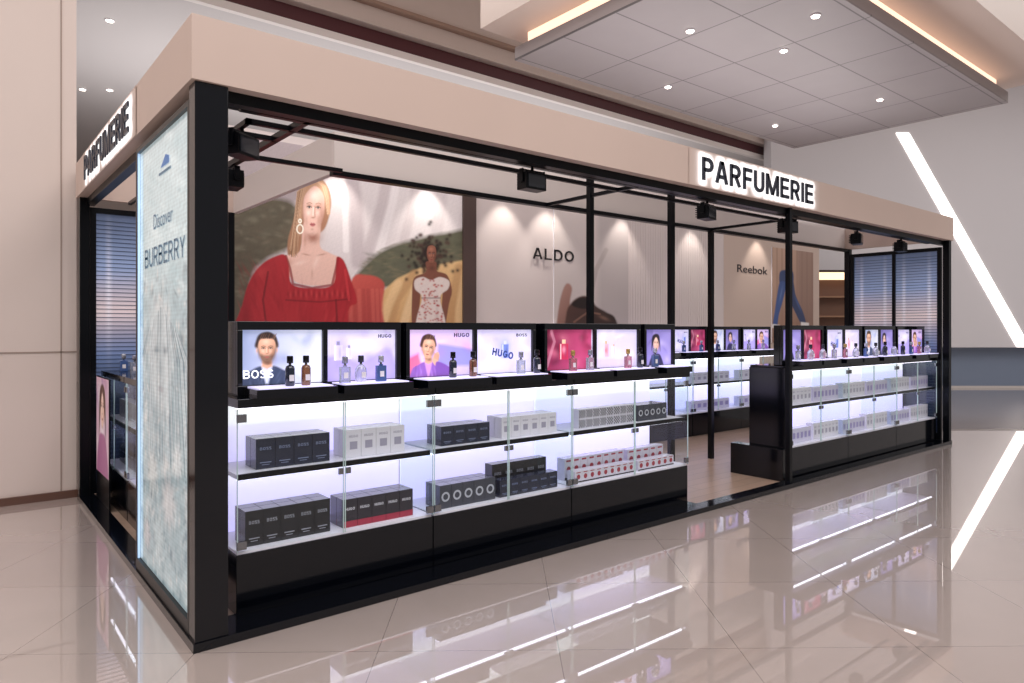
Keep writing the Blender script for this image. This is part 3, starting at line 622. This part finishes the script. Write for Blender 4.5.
for m in range(2):
    X=7.56+m*1.26
    stack('white',X+.1,X+1.1,7,z1,0.15,2.72,rows=1,group='pale cartons in second row'); stack('lilac',X+.1,X+1.1,7,z0,0.15,2.72,rows=1,group='pale cartons in second row')
stack('white',2.85,3.75,6,z1,0.16,0.30,rows=1,side=True,group='cartons in side cabinet'); stack('navy',2.85,3.75,7,z0,0.16,0.30,rows=1,side=True,group='cartons in side cabinet')
def bottle(style,loc):
    g={'amber':('#8a5a3c','#1a1a20'),'clear':('#d4dae8','#9a9cae'),'dark':('#1c2438','#0c0c12'),'rose':('#d99aaa','#c0a060'),'blue':('#4a66a0','#b8bcc8'),'flask':('#dfe2ee','#3a3c48')}[style]
    lab={'amber':'amber glass perfume bottle with black cap','clear':'clear rectangular perfume bottle with silver cap','dark':'dark blue perfume bottle with black cap','rose':'pink perfume bottle with gold cap','blue':'blue perfume bottle with silver cap','flask':'round clear flask perfume bottle with dark cap'}[style]
    r=empty('perfume_bottle',loc,lab,'perfume bottle','perfume bottles on display trays')
    gm=M(g[0],0.05,coat=0.5,trans=0.7 if style in('clear','flask','rose','amber') else 0.2); cm=M(g[1],0.2,metal=0.6)
    b=MB()
    if style=='flask': b.lathe(0,0,[(0.022,0),(0.034,0.012),(0.038,0.05),(0.034,0.085),(0.02,0.105),(0.012,0.112)],gm)
    elif style in('amber','dark'): b.lathe(0,0,[(0.024,0),(0.027,0.005),(0.027,0.10),(0.022,0.115),(0.012,0.12)],gm,seg=16)
    else: b.box(-0.032,0.032,-0.016,0.016,0,0.10,gm); b.box(-0.012,0.012,-0.009,0.009,0.10,0.108,gm)
    b.build('glass_body',r,bevel=0.003 if style in('clear','rose','blue') else 0)
    zt={'flask':0.112,'amber':0.12,'dark':0.12}.get(style,0.108)
    MB().lathe(0,0,[(0.008,zt),(0.008,zt+0.012)],CHROME,12).build('collar',r)
    MB().lathe(0,0,[(0.018,zt+0.012),(0.018,zt+0.05),(0.015,zt+0.054)],cm,16).build('cap',r)
    yf=-0.0275 if style in('amber','dark') else (-0.0385 if style=='flask' else -0.0168)
    MB().box(-0.014,0.014,yf-.0008,yf,0.03,0.065,M('#e8e4ec',0.4)).build('label_patch',r)
    return r
BT={}
def put(style,x,y,z):
    if style in BT: dup(BT[style],(x,y,z))
    else: BT[style]=bottle(style,(x,y,z))
tz=CZ+0.0565
for s,px in (('dark',290),('amber',306),('clear',345),('flask',361),('blue',381),('dark',453),('amber',473),('clear',521),('dark',537),('rose',573),('clear',590),('rose',628),('dark',640),('blue',655)):
    X,_=px_to_plane(px,380,0.27)
    put(s,round(X,3),0.27,tz)
random.seed(3); tz=CR+0.0565
for i in range(14):
    x=6.08+i*0.265; put(random.choice(['dark','clear','rose','blue','flask']),x,0.17,tz)
for i in range(8):
    x=6.5+i*0.42; put(random.choice(['dark','clear','rose','blue']),x,2.60,tz)
for i,s in enumerate(['clear','rose','amber','flask','clear','dark','blue']): put(s,0.30+0.1*(i%2),2.1+i*0.24,0.02+1.1905)
# ---------------------------------------------------------------- track spotlights
def spot(loc,rz=0.0):
    r=empty('track_spotlight',loc,'boxy black track spotlight hanging below ceiling track','spotlight','black track spotlights',rz)
    MB().hcyl((0,0,0.0),(0,0,-0.03),0.012,BLACKM).build('stem',r)
    b=MB(); b.box(-0.11,-0.10,-0.02,0.02,-0.12,-0.02,BLACKM); b.box(0.10,0.11,-0.02,0.02,-0.12,-0.02,BLACKM); b.box(-0.11,0.11,-0.02,0.02,-0.035,-0.025,BLACKM); b.build('yoke',r)
    b=MB(); b.box(-0.098,0.098,-0.05,0.06,-0.17,-0.045,BLACKM)
    for i in range(5): b.box(-0.08,0.08,0.06,0.085,-0.15+i*0.02,-0.142+i*0.02,BLACKM)
    b.build('housing',r,bevel=0.004); MB().box(-0.08,0.08,-0.056,-0.05,-0.155,-0.06,M('#303238',0.1)).build('lens',r)
    return r
s0=spot((2.42,0.26,2.799))
for x,y,a in ((0.42,0.6,0.6),(4.59,0.26,0.2),(6.04,0.26,-0.2),(7.64,0.26,0.3),(0.68,1.6,1.5),(8.9,0.26,0.1)): dup(s0,(x,y,2.799),rotz=a)
# ---------------------------------------------------------------- wall posters
skin='#e4bcae'
def mainart(P,Q):
    p=Paint(P,Q,'#d9d1d2'); r=random.Random(11)
    p.fill([(200,100),(470,100),(470,360),(200,360)],'#c9bfc0',.5,1,'#e6dfdf',((240,200),(440,200)))
    p.fill([(200,100),(308,100),(300,200),(286,206),(200,206)],'#a99c9f',3,.9)
    for x0,y0,x1,y1,w,c in ((348,150,358,262,9,'#bdb1b4'),(338,150,346,250,4,'#f2ecec'),(392,150,366,258,7,'#c3b8ba'),(402,150,378,256,5,'#f0eaea'),(418,160,404,240,6,'#cfc5c6'),(440,160,436,238,8,'#d3cacb')):
        p.line([(x0,y0),((x0+x1)/2+3,(y0+y1)/2),(x1,y1)],w,c,.75)
    p.fill(smooth([(200,212),(240,203),(270,198),(296,206),(300,240),(262,262),(250,285),(240,350),(200,350)]),'#5e5646',3)
    for i in range(260):
        x=r.uniform(230,300);y=r.uniform(204,300)
        if x>285 and y>250: continue
        p.dab(x,y,r.uniform(2,6),r.uniform(1,3),r.choice(['#4a4638','#7a7460','#666050','#8a8470','#544f40','#6c5c4c']),.35,r.uniform(-.4,.4))
    p.fill(smooth([(355,280),(372,258),(392,246),(420,238),(445,233),(475,232),(475,275),(430,284),(380,288)]),'#5e5e4c',2.5)
    for i in range(240):
        x=r.uniform(362,464); y=r.uniform(242+max(0,(400-x))*.35,278); p.dab(x,y,r.uniform(2,6),r.uniform(.8,2.2),r.choice(['#4a4c3a','#74725a','#606050','#84785f','#525242']),.35,r.uniform(-.4,.4))
    p.fill([(360,360),(372,300),(398,278),(420,268),(475,258),(475,360)],'#e0bc88',1.2,1,'#bc8a58',((420,262),(430,345)))
    for pts,c in (([(384,345),(396,300),(414,274)],'#b08458'),([(398,345),(408,310),(420,278)],'#ecd0a4'),([(450,345),(452,305),(459,268)],'#b08458'),([(458,345),(460,310),(466,272)],'#e8c898'),([(376,345),(388,306),(398,284)],'#e8c898')): p.line(pts,6,c,.55)
    p.fill(smooth([(350,284),(366,275),(384,283),(382,310),(388,360),(340,360)]),'#c4564c',1.2,1,'#a03c38',((350,280),(384,320)))
    for i in range(8): x=350+i*4.5; p.line([(x,290),(x+2,345)],2.2,r.choice(['#d06a5e','#983634']),.35)
    p.fill(smooth([(296,206),(299,190),(308,179),(320,178),(329,189),(331,206),(326,226),(318,234),(304,240),(300,252),(295,259),(288,256),(288,240),(293,222)]),'#a07559',.9)
    p.fill(smooth([(304,222),(320,222),(320,246),(330,253),(343,260),(342,270),(334,284),(300,284),(284,268),(286,256),(300,251)]),skin,.8)
    p.dab(313,238,8,6,'#9a6654',.9); p.dab(305,240,2,9,'#b47e6c',.5); p.dab(316,262,2.5,8,'#f4dace',.5,.4); p.dab(300,263,7,2,'#f4dace',.5,-.3); p.dab(306,254.5,5,1.1,'#a87260',.6,.2); p.dab(322,254.5,5,1.1,'#a87260',.6,-.2); p.dab(312,274,1.3,6,'#c08c7a',.5); p.dab(290,262,3,4,'#b88472',.5)
    p.fill(smooth([(228,370),(242,306),(250,280),(262,264),(276,256),(285,255),(289,266),(292,284),(312,288),(332,285),(336,268),(337,257),(344,261),(351,280),(357,302),(348,312),(342,370)]),'#a8242c',.8)
    for i in range(160):
        x=r.uniform(240,350); y=r.uniform(268,345)
        if 290<x<336 and y<291: continue
        p.dab(x,y,r.uniform(.8,2.0),r.uniform(5,14),r.choice(['#7c141c','#bc3036','#8f1a22','#c03a3e','#9c1e26']),.28,(x-300)*.008+r.uniform(-.2,.2))
    p.dab(246,318,6,24,'#6c1018',.45); p.dab(348,296,4,12,'#7c141c',.5); p.dab(262,272,8,6,'#c43e40',.5); p.dab(290,320,12,16,'#c03438',.3)
    p.line([(286,256),(290,268),(293,284),(312,288),(332,285),(336,268),(338,258)],1.6,'#8a1820',.8)
    for i in range(24):
        x=288+i*2.6; y=294+1.5*math.sin(i*1.3); p.dab(x,y,1.2,4.2,'#c84244' if i%2 else '#7c141c',.6)
    p.line([(286,300),(320,302),(350,299)],1.2,'#6c1018',.6)
    p.line([(268,272),(263,300),(269,345)],1.4,'#5c0c14',.6); p.line([(336,300),(338,345)],1.4,'#5c0c14',.6); p.line([(345,270),(349,300)],1.6,'#c8383e',.6)
    face(p,313.5,210,11.6,25.5,skin,'#a06c5a','#fdeae0','#94705c','#b4525a',rot=0.06)
    p.fill(smooth([(296,222),(296,202),(301,188),(311,178),(318,178),(327,188),(330,204),(328,216),(326,203),(322,192),(315,186),(308,191),(303,200),(302,214),(300,236)]),'#bb9174',.8)
    for i in range(80):
        t=i/80; p.line([(314,179),(306-t*9,186+t*6),(301-t*5,205),(298-t*6+1,230),(296-t*6+r.uniform(-1,2),252+r.uniform(-4,6))],.5,r.choice(['#e8c6a6','#86603f','#d4a888','#b68a6c','#74503a']),.5)
    for i in range(30):
        t=i/30; p.line([(314,179),(321+t*5,186),(325+t*4,198),(327+t*3,214)],.5,r.choice(['#e8c6a6','#86603f','#d4a888']),.5)
    for cx,cy,rr in ((300,221,1.8),(300,229,4.4)):
        o=ell(cx,cy,rr*.7,rr,20); p.line(o+[o[0]],.9,'#f4eee0',1)
    bs='#7c4c3c'
    for i in range(170): p.dab(430.5+r.gauss(0,9),255+r.gauss(0,10),2.2,2.2,r.choice(['#241816','#33221c','#1c1210','#48302a']),.85)
    p.fill(smooth([(426,262),(436,262),(437,271),(447,275),(452,290),(449,304),(445,326),(441,324),(442,302),(441,285),(423,284),(420,302),(417,326),(412,324),(412,296),(414,278),(426,272)]),bs,.6)
    p.dab(432,268,4,3,'#4c2c24',.6); p.dab(418,282,2,4,'#a06c56',.5); p.dab(446,284,1.5,5,'#a06c56',.4)
    face(p,431.5,254.5,5.0,9,'#8a5846','#4c2c24','#b87c64','#1c1210','#8a3c3c')
    p.fill(smooth([(415,280),(423,277),(431,280),(440,277),(449,281),(448,289),(440,298),(446,325),(449,370),(412,370),(416,322),(422,298),(415,289)]),'#ded0ca',.7)
    p.line([(422,298),(440,298)],1.2,'#9a8480',.7); p.dab(437,320,2,20,'#b8a6a2',.5); p.dab(425,320,1.5,18,'#c4b4b0',.5)
    for i in range(140):
        yy=r.uniform(279,348); ww=13 if yy<290 else 12
        if 292<yy<304: ww=7
        p.dab(431+r.uniform(-ww,ww),yy,1.2,1.0,r.choice(['#b0403c','#c87a68','#b84a44','#9c3434']),.8)
    p.grain(1.2,.035); return p.C
def wallposter(px0,px1,zb,zt,nu,nv,fn,label):
    xa=px_to_plane(px0,329,WY)[0]; xb=px_to_plane(px1,329,WY)[0]; W=xb-xa; Ht=zt-zb; yy=WY-0.03
    ex=MB(); ex.box(xa,xb,WY-0.025,WY-0.001,zb,zt,WHITE)
    def f(a,b):
        P,Q=plane_to_px(xa+a*W,zt-b*Ht,yy); return fn(P,Q)  # artwork is drawn in image pixel coordinates and projected onto the wall plane
    paint_sheet('wall_poster',(xa,yy,zt),(W,0,0),(0,0,-Ht),nu,nv,f,0.0,None,label,'poster',extra=ex,rough=.45,group='large shop wall posters')
wallposter(233,462,1.3,3.85,680,540,mainart,'fashion poster, blonde woman in red top, second in floral dress')
b=MB(); x,z=px_to_plane(533,256,WY-.04); xe,_=px_to_plane(574,256,WY-.04)
b.caps('ALDO',(x,WY-0.034,2.70),(1,0,0),(0,0,1),0.175,M('#1a1618',0.4),width=xe-x,th=.15,gap=.18,depth=0.006); b.build('shop_lettering',None,(0,0,0),'flat black capital letters on cream shop wall','sign')
def art4(P,Q):
    p=Paint(P,Q,'#cbbdb8'); p.fill([(540,150),(640,150),(640,350),(540,350)],'#d4cac6',1,1,'#c0b4b0',((555,230),(628,330)))
    p.fill([(597,150),(640,150),(640,350),(600,350)],'#a8a0a0',3,.5)
    p.fill(smooth([(556,350),(556,330),(560,300),(566,284),(572,288),(570,306),(578,330),(580,350)]),'#a88074',1,1,'#7c584c',((556,300),(578,320)))
    p.fill(smooth([(568,350),(566,316),(572,302),(582,296),(590,298),(596,306),(606,312),(616,320),(618,350)]),'#543830',1,1,'#2c1c18',((570,298),(604,330)))
    p.fill(smooth([(572,305),(580,298),(590,299),(594,305),(584,309)]),'#20120e',.8); p.line([(574,322),(588,312),(600,314)],1.2,'#8a6454',.7); p.dab(604,318,6,2,'#94705e',.6,.4)
    p.line([(590,298),(596,270),(606,250)],3,'#8a7c78',.4)
    return p.C
wallposter(553,627,1.3,3.55,170,190,art4,'pale poster showing cropped brown leather shoe')
b=MB(); x,z=px_to_plane(737,272,WY); xe,_=px_to_plane(767,272,WY)
b.text('Reebok',(x,WY-0.010,z),(1,0,0),(0,0,1),0.16,M('#2a2428',0.4),width=xe-x,depth=0.006); b.build('shop_lettering',None,(0,0,0),'small dark lettering on cream shop wall','sign')
def art3(P,Q):
    p=Paint(P,Q,'#b8947f'); p.fill([(750,200),(820,200),(820,345),(750,345)],'#c0a08c',1,1,'#967260',((765,250),(810,320)))
    for i in range(9): p.line([(772+i*5,200),(772+i*5,345)],.8,'#8c6a58',.5)
    p.fill([(796,200),(820,200),(820,345),(799,345)],'#7c625a',2,.5)
    p.fill(smooth([(780,272),(787,270),(793,272),(793,284),(787,286),(780,284)]),'#2c3f6c',.6)
    p.fill(smooth([(787,282),(793,281),(796,296),(803,312),(806,324),(802,325),(796,314),(789,298)]),'#243660',.5)
    p.fill(smooth([(780,282),(786,284),(783,300),(779,314),(777,326),(773,325),(775,310),(777,296)]),'#34508a',.5)
    p.fill([(772,324),(780,325),(780,328),(771,328)],'#e8e4e4',.6); p.fill([(801,322),(809,323),(809,327),(801,327)],'#e8e4e4',.6)
    p.dab(781,294,1,9,'#6a84bc',.6,.2); p.dab(798,304,1,9,'#4c68a4',.6,-.4); return p.C
wallposter(771,812,1.3,3.4,110,150,art3,'sports poster, slim striding legs in dark blue sportswear')
# far shop shelving
t=17.6; r=empty('shop_shelving',(CX+FW[0]*t,CY+FW[1]*t,0),'warm lit wooden shelving unit in distant shop','shelving',None,rz)
xa=(812-512)/F*t; xb=(868-512)/F*t
b=MB(); b.box(xa,xb,0.3,0.35,0,3.1,M('#7c5a48',0.5)); b.box(xa,xa+.06,0,0.3,0,3.1,M('#3a2a24')); b.box(xb-.06,xb,0,0.3,0,3.1,M('#3a2a24')); b.box(xa+.06,xb-.06,0,.3,3.04,3.1,M('#3a2a24')); b.build('carcass',r)
for zz in (0.4,0.9,1.4,1.9,2.4): MB().box(xa+.06,xb-.06,0.02,.3,zz,zz+.04,M('#a07a60',0.4)).build('shelf',r)
MB().box(xa+.06,xb-.06,0.0,0.02,2.85,3.04,M('#ffd8b0',0.4,emit=1.5)).build('lamp_strip',r)
# ---------------------------------------------------------------- lights
def area(loc,size,power,color=(1,.95,.9),rot=(0,0,0),sy=None):
    l=bpy.data.lights.new('area','AREA'); l.energy=power; l.color=color; l.shape='RECTANGLE'; l.size=size; l.size_y=sy or size
    o=bpy.data.objects.new('area_light',l); COL.objects.link(o); o.location=loc; o.rotation_euler=rot; return o
area((0,-6,8.8),10,1050,(1,.965,.95),sy=7)
area((15,-5,8.8),10,720,(1,.965,.95),sy=8)
area((-5,1,8.8),6,420,(1,.955,.93))
area((7,9.5,3.5),14,340,(1,.97,.97),rot=(math.pi,0,0),sy=4)  # unseen uplight added behind the back wall to brighten the ceiling
area((5,2.6,6.2),7,160,(1,.95,.94),sy=3)
area((6,0.75,3.1),6,60,(1,.95,.94),rot=(math.pi,0,0),sy=1)  # unseen uplight added above the kiosk to brighten the canopy underside
for x in (2.85,4.2,5.57,6.45,8.2,10.2,12.5):
    l=bpy.data.lights.new('spot','SPOT'); l.energy=48; l.color=(1,.92,.84); l.spot_size=math.radians(75); l.spot_blend=0.6; l.shadow_soft_size=0.03
    o=bpy.data.objects.new('wall_washer',l); COL.objects.link(o); o.location=(x,4.25,3.85); o.rotation_euler=(math.radians(8),0,0)
w=bpy.data.worlds.new('world'); S.world=w; w.use_nodes=True
w.node_tree.nodes['Background'].inputs[0].default_value=(0.86,0.81,0.81,1); w.node_tree.nodes['Background'].inputs[1].default_value=0.37
